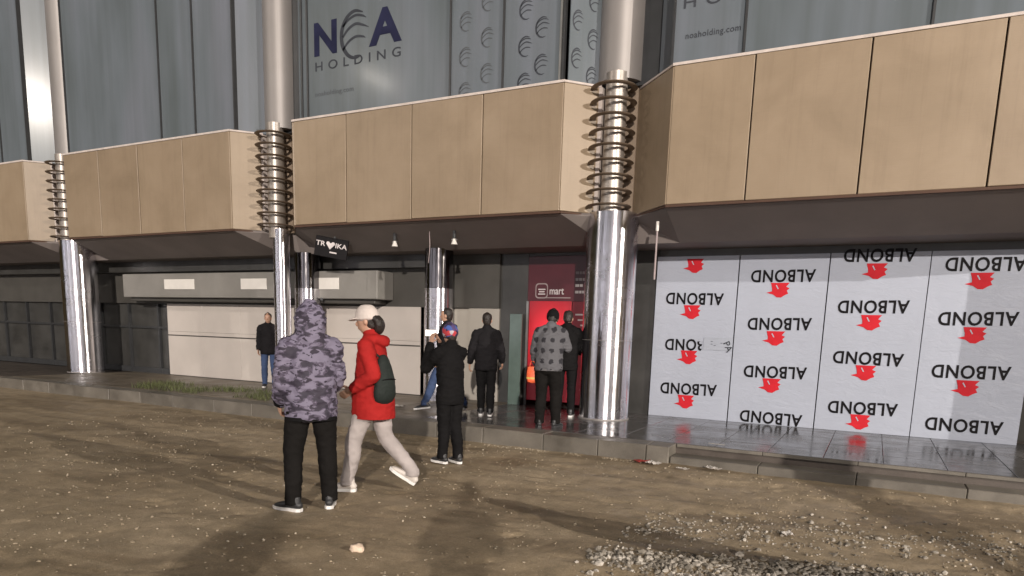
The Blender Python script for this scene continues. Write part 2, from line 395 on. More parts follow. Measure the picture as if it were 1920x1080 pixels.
ICO = bmesh.new(); bmesh.ops.create_icosphere(ICO, subdivisions=1, radius=1); 
ICO_V = np.array([v.co for v in ICO.verts]); ICO_F = np.array([[v.index for v in f.verts] for f in ICO.faces]); ICO.free()
def stones(name, pts, sizes, m, label, flat=.65):
    N = len(pts); nv = len(ICO_V)
    out = np.zeros((N, nv, 3))
    for k in range(N):
        s = sizes[k]*rng.uniform(.65, 1.35, 3)*np.array([1, 1, flat])
        p = ICO_V*(1+rng.uniform(-.28, .28, (nv, 1)))*s
        a = rng.uniform(0, 6.28); c, sn = math.cos(a), math.sin(a)
        q = p.copy(); q[:, 0] = p[:, 0]*c-p[:, 1]*sn; q[:, 1] = p[:, 0]*sn+p[:, 1]*c
        out[k] = q+np.array([pts[k][0], pts[k][1], pts[k][2]+s[2]*.45])
    F = (ICO_F[None]+(np.arange(N)*nv)[:, None, None]).reshape(-1, 3)
    me = bpy.data.meshes.new(name); me.from_pydata(out.reshape(-1, 3).tolist(), [], F.tolist())
    return tag(obj(name, me, m), label, kind='stuff')
P = []; S = []
while len(P) < 3200:
    x = rng.uniform(-10.5, 3.0); y = rng.uniform(1.6, 8.0)
    d = noise.noise(V((x*.8, y*.8, 9)))*.5+.5+.35*noise.noise(V((x*3, y*3, 2)))
    if rng.random() > d**2*1.5: continue
    P.append((x, y, gz(x, y))); S.append(.003+.012*rng.random()**2.6)
for k in range(420):      # pale grit washed along the foot of the kerb
    x = rng.uniform(-4.6, -2.3); y = 8.03-abs(rng.normal(0, .06))
    if noise.noise(V((x*2.5, 0, 3))) > -.1: P.append((x, y, gz(x, y))); S.append(.004+.008*rng.random())
stones('pebbles', P, S, M_peb, 'small loose pebbles scattered thinly over the brown dirt')
P = []; S = []
while len(P) < 5500:
    x = rng.uniform(-9, 2.6); y = rng.uniform(1.7, 8.0)
    d = noise.noise(V((x*1.3, y*1.3, 21)))*.5+.5
    if rng.random() > d**2*1.6: continue
    P.append((x, y, gz(x, y)-.002)); S.append(.003+.010*rng.random()**2.4)
stones('dirt_clods', P, S, M_clod, 'brown crumbs of trodden dirt lying over the ground', .55)
P = []; S = []
while len(P) < 7500:
    t = rng.random()**.75; x = -1.6+4.6*t; yc = 4.26+.24*(x+1.5)
    y = yc+rng.normal(0, .12+.20*t)
    if y < 1.5 or (rng.random() > .35+.65*(noise.noise(V((x*3, y*3, 4)))*.5+.5)): continue
    P.append((x, y, gz(x, y))); S.append(.006+.014*rng.random()**1.4)
while len(P) < 9000:      # the thin spill beyond it
    x = rng.uniform(-1.6, 2.8); y = 5.6+.35*(x+.6)+rng.normal(0, .3)
    P.append((x, y, gz(x, y))); S.append(.005+.013*rng.random()**2)
S = [q*(.7+.9*rng.random()**2) for q in S]; P = [(a, b, c-.05*q) for (a, b, c), q in zip(P, S)]
stones('gravel', P, S, M_grav, 'grey crushed gravel heaped in a low bank across the dirt')

# ================================================================= PLAZA
plaza = obj('plaza', boxm((-24, 8.42, -.3), (6, 11.9, .182)), M_riser); tag(plaza, 'raised plaza of dark wet granite slabs in front of the shops', kind='structure')
tile_me = bpy.data.meshes.new('tile'); b_ = boxm((-.297, -.297, -.02), (.297, .297, 0), .003); b_.to_mesh(tile_me); b_.free(); tile_me.materials.append(M_tile)
tile_mb = tile_me.copy(); tile_mb.materials.clear(); tile_mb.materials.append(M_tileb)
for i in range(38):
    for j in range(5):
        x = -16.6+.3+i*.6; y = 8.42+.3+j*.6
        o = bpy.data.objects.new('tile', tile_mb if x < -5.9 else tile_me); link(o, plaza); o.location = (x, y, .203+random.uniform(-.0012, .0012)); o.rotation_euler = (random.uniform(-.002, .002), random.uniform(-.002, .002), 0)
x = -16.6
while x < -2.1:
    L = min(random.choice((.62, .75, .9, .9, 1.05)), -2.05-x)
    if L < .2: break
    dz = random.uniform(-.006, .006)
    obj('kerb_stone', boxm((x+.004, 8.07+random.uniform(-.008, .012), -.2), (x+L-.004, 8.416, .203+dz), .008), M_kerb, plaza); x += L
x = -2.045
while x < 6:
    L = random.choice((.8, 1.0, 1.2))
    obj('step_slab', boxm((x+.003, 8.10, -.2), (x+L-.003, 8.416, .085), .008), M_kerb, plaza)
    obj('edge_slab', boxm((x+.003, 8.395, .160), (x+L-.003, 8.42, .200), .004), M_kerb, plaza); x += L

# ================================================================= BUILDING
building = empty('commercial_building', (-3.5, 10, 0), 'commercial building with beige fascia panels over dark recessed shopfronts and frosted upper glazing', 'building')
BI = Matrix.Translation(V((3.5, -10, 0)))
def bpart(name, bm, m, parent=None, smooth=False):
    """bm in world space -> part of the building (which stands at -3.5, 10, 0)"""
    if parent is None or parent is building:
        bmesh.ops.transform(bm, matrix=BI, verts=bm.verts); parent = building
    return obj(name, bm, m, parent, smooth)
Z0, Z1, YF, YG = 3.25, 4.99, 9.6, 9.75
BAYS = [-3.5+6.73*k for k in (-3, -2, -1, 0, 1)]      # column axes
def wall_seg(p, q, z0, z1, th):
    """vertical slab from p to q, outer face on the line, thickness away from the street"""
    p, q = V((p[0], p[1], 0)), V((q[0], q[1], 0)); d = (q-p).normalized(); n = V((-d.y, d.x, 0))
    if n.y < 0: n = -n
    m = Matrix((d, n, V((0, 0, 1)))).transposed().to_4x4(); m.translation = p
    return boxm((0, 0, z0), ((q-p).length, th, z1), .006, m)
for bi, cx in enumerate(BAYS[:-1]):
    a, b = cx+.78, cx+6.73-.78
    if bi == 2: cuts = [a+.02, -8.25, -6.90, -5.60, b]     # the bay in the middle of the picture
    elif bi == 3: cuts = [a, -1.69, -.39, .91, b]
    else: cuts = [a, a+1.2, a+2.5, a+3.85, b]
    g = .009
    for u, w in zip(cuts, cuts[1:]): bpart('cladding_panel', wall_seg((u+g, YF+random.uniform(-.006, .004)), (w-g, YF+random.uniform(-.006, .004)), Z0+random.uniform(-.006, .006), Z1, .045), M_clad)
    bpart('cladding_panel', wall_seg((b+.004, YF+.003), (b+.40, YF+.43), Z0, Z1, .04), M_clad)      # chamfers
    bpart('cladding_panel', wall_seg((a-.72, YF+.75), (a-.004, YF+.003), Z0, Z1, .04), M_clad)
    bpart('backing', wall_seg((a, YF+.053), (b, YF+.053), Z0+.02, Z1-.02, .06), M_seam)
    bpart('coping', boxm((a-.01, YF-.012, Z1+.001), (b+.01, YG+.06, Z1+.035)), M_cap)
    bpart('coping', wall_seg((b+.012, YF-.006), (b+.41, YF+.42), Z1+.002, Z1+.034, .2), M_cap)
    bpart('coping', wall_seg((a-.73, YF+.74), (a-.012, YF-.006), Z1+.002, Z1+.034, .2), M_cap)
    # fascia underside lip
    bpart('drip_edge', boxm((a, YF+.01, Z0-.035), (b, YF+.16, Z0-.002)), M_seam)
    bpart('drip_edge', wall_seg((b+.01, YF+.03), (b+.40, YF+.45), Z0-.033, Z0-.003, .1), M_seam)
    bpart('drip_edge', wall_seg((a-.72, YF+.77), (a-.01, YF+.03), Z0-.033, Z0-.003, .1), M_seam)
for cx in BAYS:   # the recess the ring neck stands in
    bpart('recess_panel', boxm((cx-.40, 10.26, Z0-.02), (cx+.10, 10.30, Z1+.02)), M_recess)
    bpart('recess_trim', boxm((cx-.41, 10.0, Z0), (cx-.35, 10.258, Z1)), M_cap)
# ---- upper glazing
ZT = 12.0
def pane(p, q, m=None): return bpart('glass_pane', wall_seg(p, q, Z1+.04, ZT, .03), m or M_glass)
def decal(name, me, p, pane_o, m, yy=YG, rot=0.0, tilt=None):
    """lettering on the glazing plane, centre at world p=(x,z); a sub-part of its pane"""
    mt = Matrix.Translation(V((p[0], yy-.004, p[1]))) @ Matrix.Rotation(math.pi/2, 4, 'X') @ Matrix.Rotation(rot, 4, 'Z')
    me.transform(BI @ mt); return obj(name, me, m, pane_o)
def letters(body, w, h, bold, space):
    full = shear_fit(text_mesh(body, 1, bold, space), w, h); b0 = bmesh.new(); b0.from_mesh(full); left = set(b0.verts); out = []
    while left:
        st = [left.pop()]; isl = set(st)
        while st:
            for e in st.pop().link_edges:
                for q in e.verts:
                    if q in left: left.discard(q); isl.add(q); st.append(q)
        b = b0.copy(); keep = {q.index for q in isl}; b.verts.ensure_lookup_table(); bmesh.ops.delete(b, geom=[q for q in b.verts if q.index not in keep], context='VERTS')
        me = bpy.data.meshes.new('letter'); b.to_mesh(me); b.free(); out.append(me)
    b0.free(); bpy.data.meshes.remove(full); return out
def arc_strip(bm, P, W):
    S = catmull([tuple(p)+(w,) for p, w in zip(P, W)], 6); L = []
    for i, s in enumerate(S):
        a = S[max(0, i-1)]; b = S[min(len(S)-1, i+1)]; d = V((b[0]-a[0], b[1]-a[1])).normalized(); n = V((-d.y, d.x))
        L.append((bm.verts.new((s[0]+n.x*s[2], s[1]+n.y*s[2], 0)), bm.verts.new((s[0]-n.x*s[2], s[1]-n.y*s[2], 0))))
    for (a, b), (c, d) in zip(L, L[1:]): bm.faces.new((a, b, d, c))
def globe(r):
    bm = bmesh.new(); A = [math.radians(x) for x in (62, 95, 130, 165, 200, 235, 265, 290)]
    arc_strip(bm, [(r*.86*math.cos(a), r*math.sin(a)) for a in A], [w*r for w in (.025, .07, .085, .10, .10, .085, .06, .02)])
    for y0, y1, y2, x2, w in ((.42, .80, .62, .60, .05), (-.02, .44, .20, .74, .055), (-.58, -.10, -.22, .55, .05)):
        arc_strip(bm, [(-.78*r, y0*r), (-.45*r, (y0*.35+y1*.65)*r), (-.02*r, y1*r), (.38*r, (y1*.6+y2*.4)*r), (x2*r, y2*r)], [w*r*k for k in (.9, 1.1, 1.1, .9, .2)])
    for e in bm.faces: 
        if e.normal.z < 0: e.normal_flip()
    me = bpy.data.meshes.new('globe_emblem'); bm.to_mesh(me); bm.free(); return me
for bi, cx in enumerate(BAYS[:-1]):
    a, b = cx+.78, cx+6.73-.78
    off = YG-YF
    ms = {2: [-9.33, -9.20, -6.28, -5.35, -4.42], 3: [-2.79, -1.87, .2, 1.8, b-.05]}.get(bi, [a, a+3.1, a+4.1, b])
    for k, (u, w) in enumerate(zip(ms, ms[1:])):
        p = pane((u+.006, YG), (w-.006, YG))
        if bi == 2 and k == 1:
            t = shear_fit(text_mesh('N', 1, .035), .50, .53); decal('lettering', t, (-8.80, 6.30), p, M_navy)
            t = shear_fit(text_mesh('A', 1, .035), .66, .55); decal('lettering', t, (-7.54, 6.30), p, M_navy)
            e = globe(.36); decal('globe_emblem', e, (-8.14, 6.26), p, M_grey)
            
            for t in letters('HOLDING', 1.80, .145, .004, 1.75): decal('letter', t, (-8.13, 5.87), p, M_grey)
            t = shear_fit(text_mesh('noaholding.com', 1, 0, 1.1), .84, .10); decal('lettering', t, (-8.62, 5.42), p, M_faint)
        if bi == 2 and k in (2, 3):
            m = M_faint if k == 2 else M_grey
            cxs = (u+.28, u+.66)
            for r_ in range(8):
                for c_, xx in enumerate(cxs if k == 2 else (u+.10, u+.37, u+.64, u+.86)):
                    zz = 5.13+.50*r_+(.0, .24, -.02, .22)[(c_+k) % 4] - .02*c_
                    if xx+.15 < w-.02 and xx-.13 > u: decal('globe_emblem', globe(.135), (xx, zz), p, m)
        if bi == 3 and k in (0, 1):
            for t in letters('HOLDING', 1.80, .145, .004, 1.75):
                if (max(q.co.x for q in t.vertices) < -.08) == (k == 0): decal('letter', t, (-1.78, 5.80), p, M_grey)
            if k == 0: t = shear_fit(text_mesh('noaholding.com', 1, 0, 1.1), .70, .10); decal('lettering', t, (-2.28, 5.38), p, M_grey)
    pr = pane((b-.02, YG+.02), (b+.36, YG+.40))
    if bi == 2:
        nrm = V((1, 1, 0)).normalized()
        for r_ in range(8):
            for c_, (uu, dz) in enumerate(((.13, .24), (.37, 0.02))):
                e = globe(.13); mt = Matrix.Translation(V((b-.02+uu*.707, YG+.02+uu*.707-.006, 5.14+.50*r_+dz))) @ Matrix.Rotation(math.pi/4, 4, 'Z') @ Matrix.Rotation(math.pi/2, 4, 'X') @ Matrix.Diagonal((.75, 1, 1, 1))
                e.transform(BI @ mt); obj('globe_emblem', e, M_grey, pr)
    pane((a-.36, YG+.40), (a+.02, YG+.02))
    for k, u in enumerate(ms):
        lt = (bi == 2 and k == 4)
        bpart('mullion', boxm((u-.014, YG-.03, Z1+.036), (u+.014, YG+.05, ZT)), M_mulll if lt else M_mull)
    if bi == 2: bpart('mullion', boxm((-4.392, YG-.02, Z1+.036), (-4.36, YG+.05, ZT)), M_mull)
    # recess behind upper column
    bpart('recess_panel', boxm((cx-.5, YG+.46, Z1+.03), (cx+.5, YG+.5, ZT)), M_mull)
bpart('wall', boxm((-24, 12.4, 0), (6, 12.6, ZT)), M_dgrey)
bpart('roof', boxm((-24, 9.9, ZT+.01), (6, 12.6, ZT+.3)), M_dgrey)
# ---- soffit: slopes down from the fascia, then level
def soff_z(y): return Z0-.04 + (2.86-Z0+.04)*min(1, max(0, (y-9.66)/.84))
front = [(-24, 9.66)]
for cx in BAYS[:-1]:
    a, b = cx+.78, cx+6.73-.78
    front += [(cx-.36, 10.04), (cx+.05, 10.37), (a, 9.66), (b, 9.66)] if cx > BAYS[0] else [(a, 9.66), (b, 9.66)]
front += [(BAYS[-1]-.36, 10.04), (BAYS[-1]+.36, 10.04), (BAYS[-1]+.78, 9.66), (6, 9.66)]
bm = bmesh.new()
rows = [[bm.verts.new(p) for p in ((x, y, Z0+.05), (x, y, Z0-.04), (x, 10.5, 2.86), (x, 12.38, 2.84), (x, 12.38, Z0+.05))] for x, y in front]
for A, B in zip(rows, rows[1:]):
    for k in range(5): bm.faces.new((A[k], A[(k+1) % 5], B[(k+1) % 5], B[k]))
bm.faces.new(rows[0][::-1]); bm.faces.new(rows[-1])
bmesh.ops.recalc_face_normals(bm, faces=bm.faces); bpart('soffit', bm, M_soffit)
# ---- recessed shopfront line
YB = 11.25
bpart('shopfront_wall', boxm((-6.10, YB, .2), (-5.56, YB+.1, 2.9)), M_dark)
bpart('shopfront_wall', boxm((-3.95, YB, .2), (-3.24, YB+.1, 2.9)), M_dark)
bpart('shopfront_wall', boxm((-3.236, YB+.02, 2.745), (6, YB+.12, 2.9)), M_dark)
bpart('shopfront_wall', boxm((-24, YB+.05, .2), (-12.9, YB+.15, 2.9)), M_dark)
for k in range(10):
    xx = -23.4+k*1.12; bpart('frame', boxm((xx-.03, YB-.02, .2), (xx+.03, YB+.045, 1.89)), M_mull)
bpart('frame', boxm((-24, YB-.015, 1.30), (-12.95, YB+.04, 1.35)), M_mull); bpart('frame', boxm((-24, YB-.015, .2), (-12.95, YB+.04, .34)), M_mull)
bpart('bulkhead', boxm((-24, YB-.06, 1.90), (-6.105, YB+.1, 2.9)), M_dgrey)
bpart('shopfront_wall', boxm((-7.77, YB+.02, .2), (-6.76, YB+.1, 1.895)), M_hoard2)
bpart('cream_panel', boxm((-6.75, YB-.03, .2), (-6.11, YB+.05, 1.895), .004), M_hoard2)
bpart('beam', boxm((-24, 10.95, 2.62), (-7.4, 11.185, 2.88)), M_dark)
bpart('glass_pane', boxm((-5.80, 11.05, .2), (-5.56, 11.08, 1.80), .004), M_green)
# awning box over the white hoarding
shop_fascia = empty('shop_fascia', (-10.9, 10.9, 2.0), 'long grey boxed shop fascia over the white hoarding with blank white plates on it', 'fascia')
obj('casing', boxm((-5.1, -.22, .02), (2.45, .284, .55), .012), M_fascia, shop_fascia)
for x0, x1 in ((.56, 1.53), (-1.15, -.40), (-3.6, -2.6)):
    obj('plate', boxm((x0, -.235, .2), (x1, -.221, .42), .003), M_plate, shop_fascia)
obj('hook', boxm((1.02, -.26, .30), (1.09, -.236, .36), .01, Matrix.Rotation(.3, 4, 'Y')), M_mull, shop_fascia)
obj('rail', boxm((-5.0, -.1, -.06), (2.3, .27, .018), .01), M_dgrey, shop_fascia)
# white hoarding
hoard = empty('site_hoarding', (-10.3, YB-.08, .2), 'long plain off-white hoarding of wide boards below the grey fascia', 'hoarding')
x = -2.6+0
for i in range(6):
    x0 = 2.52-1.22*(i+1); obj('board', boxm((x0+.002, -.02, .02), (x0+1.218, .0, 1.05), .003), M_hoard, hoard); obj('board', boxm((x0+.002, -.02, 1.053), (x0+1.218, .0, 1.70), .003), M_hoard, hoard)
obj('rail', boxm((-4.8, -.035, .95), (2.52, -.0205, .975), .003), M_dgrey, hoard)
obj('skirting', boxm((-4.8, -.03, 0.003), (2.52, .0, .018)), M_dgrey, hoard)

# ---- store with the red lit front
mart = empty('storefront', (-4.75, YB, .2), 'dark red shop front with a glowing red poster and white mart lettering', 'shop')
obj('sign_panel', boxm((-.80, -.02, 1.83), (.80, .06, 2.60), .004), M_mart, mart)
obj('sign_panel', boxm((-.80, 0, 2.605), (.80, .06, 2.68)), M_dark, mart)
po = obj('poster', boxm((-.40, -.02, -.86), (.40, .0, .89), .003), M_poster, mart); po.location = (-.36, -.0, .95)
obj('poster', boxm((.06, -.015, .06), (.78, .01, 1.85), .003), M_mart2, mart)
obj('frame', boxm((-.805, -.05, 0), (-.765, -.022, 1.83)), M_post, mart)
def mtext(body, w, h, x, z, m, bold=.01):
    me = shear_fit(text_mesh(body, 1, bold), w, h); me.transform(Matrix.Translation(V((x, -.026, z))) @ Matrix.Rotation(math.pi/2, 4, 'X')); return obj('lettering', me, m, mart)
mtext('mart', .27, .105, -.24, 2.0, M_white)
def rr_outline(w, h, r, t):
    bm = bmesh.new(); P = []
    for cx_, cz_, a0 in ((w/2-r, h/2-r, 0), (-w/2+r, h/2-r, 90), (-w/2+r, -h/2+r, 180), (w/2-r, -h/2+r, 270)):
        for k in range(6):
            a = math.radians(a0+k*18); P.append((cx_+r*math.cos(a), cz_+r*math.sin(a)))
    O = [bm.verts.new((x, 0, z)) for x, z in P]; s = 1-2*t/w
    I = [bm.verts.new((x*s, 0, z*s)) for x, z in P]
    for i in range(len(P)): bm.faces.new((O[i], O[(i+1) % len(P)], I[(i+1) % len(P)], I[i]))
    return bm
o = obj('logo_frame', rr_outline(.24, .26, .06, .018), M_dimwhite, mart); o.location = (-.53, -.0245, 2.01)
for dz, w in ((.035, .13), (-.005, .10), (-.045, .13)):
    obj('logo_bar', prism([(-w/2, -.010), (w/2, -.010), (w/2+.012, .0), (w/2, .010), (-w/2, .010)], .003, Matrix.Translation(V((-.53, -.026, 2.0+dz)))), M_white, mart)
obj('logo_bar', boxm((-.50, -.026, 1.885), (.02, -.0215, 1.90)), M_dimwhite, mart)
for i, (z, m) in enumerate(((2.31, M_dimwhite), (2.20, M_white), (2.10, M_white), (1.99, M_white))):
    xx = .10
    while xx < .62:
        w = random.uniform(.03, .075); obj('caption', boxm((xx, -.025, z-.022), (xx+w, -.0215, z+.022), .004), m, mart); xx += w+random.choice((.012, .012, .035))
for i in range(3):
    obj('caption', boxm((.12+.05*i, -.019, 1.60-.09*i), (.5, -.0155, 1.625-.09*i)), M_white, mart)

# ---- boards under printed film
GEM = [(x*.88, z*.88+.008) for x, z in [(-.15, .12), (.15, .12), (.10, .055), (.155, .03), (.115, -.01), (.14, -.06), (.085, -.085), (.03, -.125), (-.04, -.12), (-.10, -.075), (-.21, -.045), (-.12, -.02), (-.125, .03)]]
def alb_text(): return shear_fit(text_mesh('ALBOND', 1, .022, 1.10), .90, .185)
def albond_board(x0, w, label, first, z0, shade_x):
    t = empty('wrapped_board', (x0, YB-.06, .2), label, 'wrapped board', 'boards wrapped in printed film')
    obj('board', boxm((0, 0, .003), (w, .03, 2.54), .003), M_alb, t)
    for k in range(4):
        z = z0+.71*k
        if z < 2.5:
            me = alb_text()
            if first and k == 1:      # the last two letters are under a strip of bare film
                bmx = bmesh.new(); bmx.from_mesh(me); bmesh.ops.delete(bmx, geom=[v for v in bmx.verts if v.co.x < -.16], context='VERTS'); bmx.to_mesh(me); bmx.free()
            me.transform(Matrix.Translation(V(((.64 if first else .62)+random.uniform(-.018, .018), -.004, z+random.uniform(-.012, .012)))) @ Matrix.Rotation(random.uniform(-.016, .016), 4, 'Y') @ Matrix.Rotation(math.pi/2, 4, 'X') @ Matrix.Rotation(math.pi, 4, 'Z'))
            if not(first and k == 3): obj('lettering', me, M_black, t)
        lz = z-.215
        if .12 < lz < 2.42 or first and k == 3:
            obj('leaf_emblem', prism(GEM, .003, Matrix.Translation(V((.60, -.005, max(lz, .14))))), M_red, t)
            obj('emblem_slit', prism([(-.060, .075), (-.047, .083), (-.015, .025), (-.028, .02)], .002, Matrix.Translation(V((.60, -.0075, max(lz, .14))))), M_alb, t)
    return t
b1 = albond_board(-3.232, 1.26, 'first film wrapped board from the steel column, one inverted name half taped over', True, .47, .87)
st = obj('film_strip', boxm((.82, -.0085, 1.10), (1.258, -.0065, 1.30), .0008), M_tape, b1)
me = shear_fit(text_mesh('PA', 1, .01), .16, .10); me.transform(Matrix.Translation(V((1.20, -.012, 1.16))) @ Matrix.Rotation(math.pi/2, 4, 'X') @ Matrix.Rotation(math.radians(-65), 4, 'Z')); obj('lettering', me, M_grey, b1)
for xx, zz in ((.93, 1.19), (.93, 1.23), (.98, 1.17), (1.08, 1.21), (1.12, 1.2)): obj('print_mark', boxm((xx, -.011, zz), (xx+.03, -.009, zz+.008)), M_grey, b1)
b2 = albond_board(-1.955, 1.24, 'upright board in grey white film, second from the steel column, inverted names set lower', False, .10, .60)
albond_board(-.70, 1.24, 'upright board in white film, third from the steel column', False, .36, .8)
albond_board(.55, 1.24, 'upright board in white film, fourth from the steel column', False, .22, .7)
# ---- columns
def full_column(cx, label, first=None):
    r = .385
    t = empty('steel_column', (cx, 10.25, .203), label, 'column', 'steel columns along the front')
    obj('shaft', cyl(bmesh.new(), r, r, 0.02, 3.06, 64), M_steel, t, True)
    obj('shaft_foot', cyl(bmesh.new(), r+.012, r+.012, 0.0, .02, 64), M_satin, t, True)
    obj('joint_band', cyl(bmesh.new(), r+.003, r+.003, 1.20, 1.206, 64), M_satin, t, True)
    neck(t)
    return t
def neck(t, dx=0):
    obj('neck_pipe', cyl(bmesh.new(), .155, .155, 2.9, 4.95, 40), M_pipe, t, True, loc=(dx+.03, -.22, 0))
    for k in range(9):
        bm = bmesh.new(); seg, ms = 40, 8
        rings = []
        for i in range(seg):
            a = 2*math.pi*i/seg
            rings.append([bm.verts.new(((.285+.048*math.cos(2*math.pi*j/ms))*math.cos(a), (.285+.048*math.cos(2*math.pi*j/ms))*math.sin(a), .017*math.sin(2*math.pi*j/ms))) for j in range(ms)])
        for i in range(seg):
            for j in range(ms): bm.faces.new((rings[i][j], rings[(i+1) % seg][j], rings[(i+1) % seg][(j+1) % ms], rings[i][(j+1) % ms]))
        obj('neck_ring', bm, M_ring, t, True, loc=(dx, -.24, 3.13+k*.203))
    obj('upper_shaft', cyl(bmesh.new(), .33, .33, 4.87, 11.7, 48), M_satin, t, True, loc=(dx, .02, 0))
full_column(-3.68, 'broad polished steel column with a ringed neck standing between the red shop and white boards')
full_column(3.23, 'broad polished steel column with a ringed neck at the far right end')
full_column(-16.96, 'broad polished steel column with a ringed neck, farthest to the left')
t = empty('steel_column', (-10.23, 10.25, .203), 'slim bright steel column with a ringed neck beside the hooded camouflage jacket', 'column', 'steel columns along the front')
obj('shaft', cyl(bmesh.new(), .155, .155, 0.02, 3.06, 48), M_steel, t, True, loc=(0, -.2, 0)); obj('shaft_foot', cyl(bmesh.new(), .17, .17, 0.0, .02, 48), M_satin, t, True, loc=(0, -.2, 0)); neck(t, -.10)
def inner_column(x, y, label):
    t = empty('inner_column', (x, y, .203), label, 'column', 'inner steel columns under the soffit')
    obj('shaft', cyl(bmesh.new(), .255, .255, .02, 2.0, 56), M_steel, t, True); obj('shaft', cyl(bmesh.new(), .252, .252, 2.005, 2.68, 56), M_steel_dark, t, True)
    obj('shaft_foot', cyl(bmesh.new(), .268, .268, 0, .02, 56), M_satin, t, True)
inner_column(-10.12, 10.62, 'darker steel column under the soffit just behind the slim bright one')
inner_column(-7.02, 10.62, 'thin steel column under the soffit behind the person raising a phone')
# ---- things hung from the soffit
for x, lab in ((-7.49, 'small white spotlight on a dark stem, left of the two under the soffit'), (-6.29, 'small white spotlight on a dark stem, right of the two under the soffit')):
    z = soff_z(9.95); t = empty('spotlight', (x, 9.95, z), lab, 'spotlight', 'spotlights under the soffit')
    obj('stem', boxm((-.022, -.022, -.13), (.022, .022, .0), .004), M_mull, t)
    obj('lamp_head', cyl(bmesh.new(), .055, .018, -.22, -.12, 20), M_plate, t, True); obj('bracket', boxm((-.05, -.01, -.15), (.05, .01, -.135)), M_post, t)
t = empty('hanging_sign', (-8.90, 9.95, soff_z(9.95)), 'black hanging sign with white lettering and an emblem below the soffit', 'sign', rz=math.radians(24))
sm = Matrix.Translation(V((0, 0, -.20))) @ Matrix.Rotation(math.radians(9), 4, 'Y')
obj('board', boxm((-.30, -.015, -.18), (.30, .015, .17), .004, sm), M_black, t)
obj('hanger', boxm((.05, -.012, -.08), (.08, .012, .0)), M_mull, t); obj('hanger', boxm((-.25, -.012, -.05), (-.23, .012, .0)), M_mull, t)
def stext(body, w, h, x, z, m):
    me = shear_fit(text_mesh(body, 1, .012), w, h); me.transform(sm @ Matrix.Translation(V((x, -.019, z))) @ Matrix.Rotation(math.pi/2, 4, 'X')); obj('lettering', me, m, t)
stext('TR', .17, .085, -.20, .045, M_white); stext('IKA', .21, .085, .18, .045, M_white); obj('caption', boxm((-.02, -.0195, -.10), (.11, -.0155, -.075), .003, sm), M_white, t)
obj('heart_emblem', prism([(0, -.075), (.08, .02), (.07, .055), (.035, .06), (0, .03), (-.035, .06), (-.07, .055), (-.08, .02)], .004, sm @ Matrix.Translation(V((-.02, -.0195, .035)))), M_white, t)
t = empty('hanging_pipe', (-2.91, 9.95, soff_z(9.95)), 'thin pale pipe hanging from the soffit beside the wrapped boards', 'pipe')
obj('pipe', cyl(bmesh.new(), .014, .014, -.80, -.12, 12), M_dimwhite, t, True); obj('pipe_end', cyl(bmesh.new(), .022, .022, -.13, 0, 12), M_plate, t, True)
t = empty('hanging_cable', (-6.78, 9.95, soff_z(9.95)), 'thin pale cable hanging from the soffit above the thin inner column', 'cable')
bm = bmesh.new(); tube(bm, [(0, 0, 0), (.01, 0, -.25), (-.02, .01, -.5)], [.007]*3, seg=8); obj('cable', bm, M_dimwhite, t, True)

# ================================================================= STREET BEHIND THE CAMERA (seen in the steel and the glass)
def street_lamp(x, y, h, power, label, aim=None):
    t = empty('street_lamp', (x, y, 0), label, 'street lamp', 'street lamps lighting the forecourt')
    bm = bmesh.new(); cyl(bm, .09, .06, 0, h, 16); obj('post', bm, M_post, t, True)
    d = V((-x, 9-y, 0)).normalized()
    bm = bmesh.new(); tube(bm, [(0, 0, h-.05), (d.x*.4, d.y*.4, h+.06), (d.x*.9, d.y*.9, h+.06)], [.035]*3, seg=8); obj('arm', bm, M_post, t, True)
    mt = Matrix.Translation(V((d.x*1.05, d.y*1.05, h+.04))) @ Matrix.Rotation(math.atan2(d.y, d.x), 4, 'Z')
    obj('lamp_housing', boxm((-.3, -.15, 0), (.3, .15, .1), .02, mt), M_post, t)
    obj('lamp_lens', boxm((-.25, -.12, -.05), (.25, .12, -.003), .01, mt), M_lens, t)
    bulb(t, (d.x*1.05, d.y*1.05, h-.2), power)
def bulb(t, at, power):
    ld = bpy.data.lights.new('lamp', 'POINT'); ld.energy = power; ld.color = (1, .92, .83); ld.shadow_soft_size = .06
    lo = bpy.data.objects.new('lamp', ld); link(lo, t); lo.location = at
street_lamp(18.9, .1, 8.4, 19000, 'tall street lamp at the right end of the forecourt')
t = empty('floodlight_mast', (-20.0, -5.5, 0), 'tall mast with two floodlights at the far left of the forecourt', 'floodlight')
bm = bmesh.new(); cyl(bm, .14, .08, 0, 11.7, 16); obj('post', bm, M_post, t, True)
obj('crossarm', boxm((-.08, -.75, 11.6), (.08, .75, 11.72)), M_post, t)
for s_ in (-.5, .5):
    mt = Matrix.Translation(V((.12, s_, 11.85))) @ Matrix.Rotation(math.radians(40), 4, 'Z') @ Matrix.Rotation(math.radians(25), 4, 'Y')
    obj('lamp_housing', boxm((-.12, -.26, -.17), (.10, .26, .17), .02, mt), M_post, t); obj('lamp_lens', boxm((.101, -.22, -.13), (.12, .22, .13), .004, mt), M_lens, t)
    bulb(t, (.42, s_+.2, 11.7), 1000)

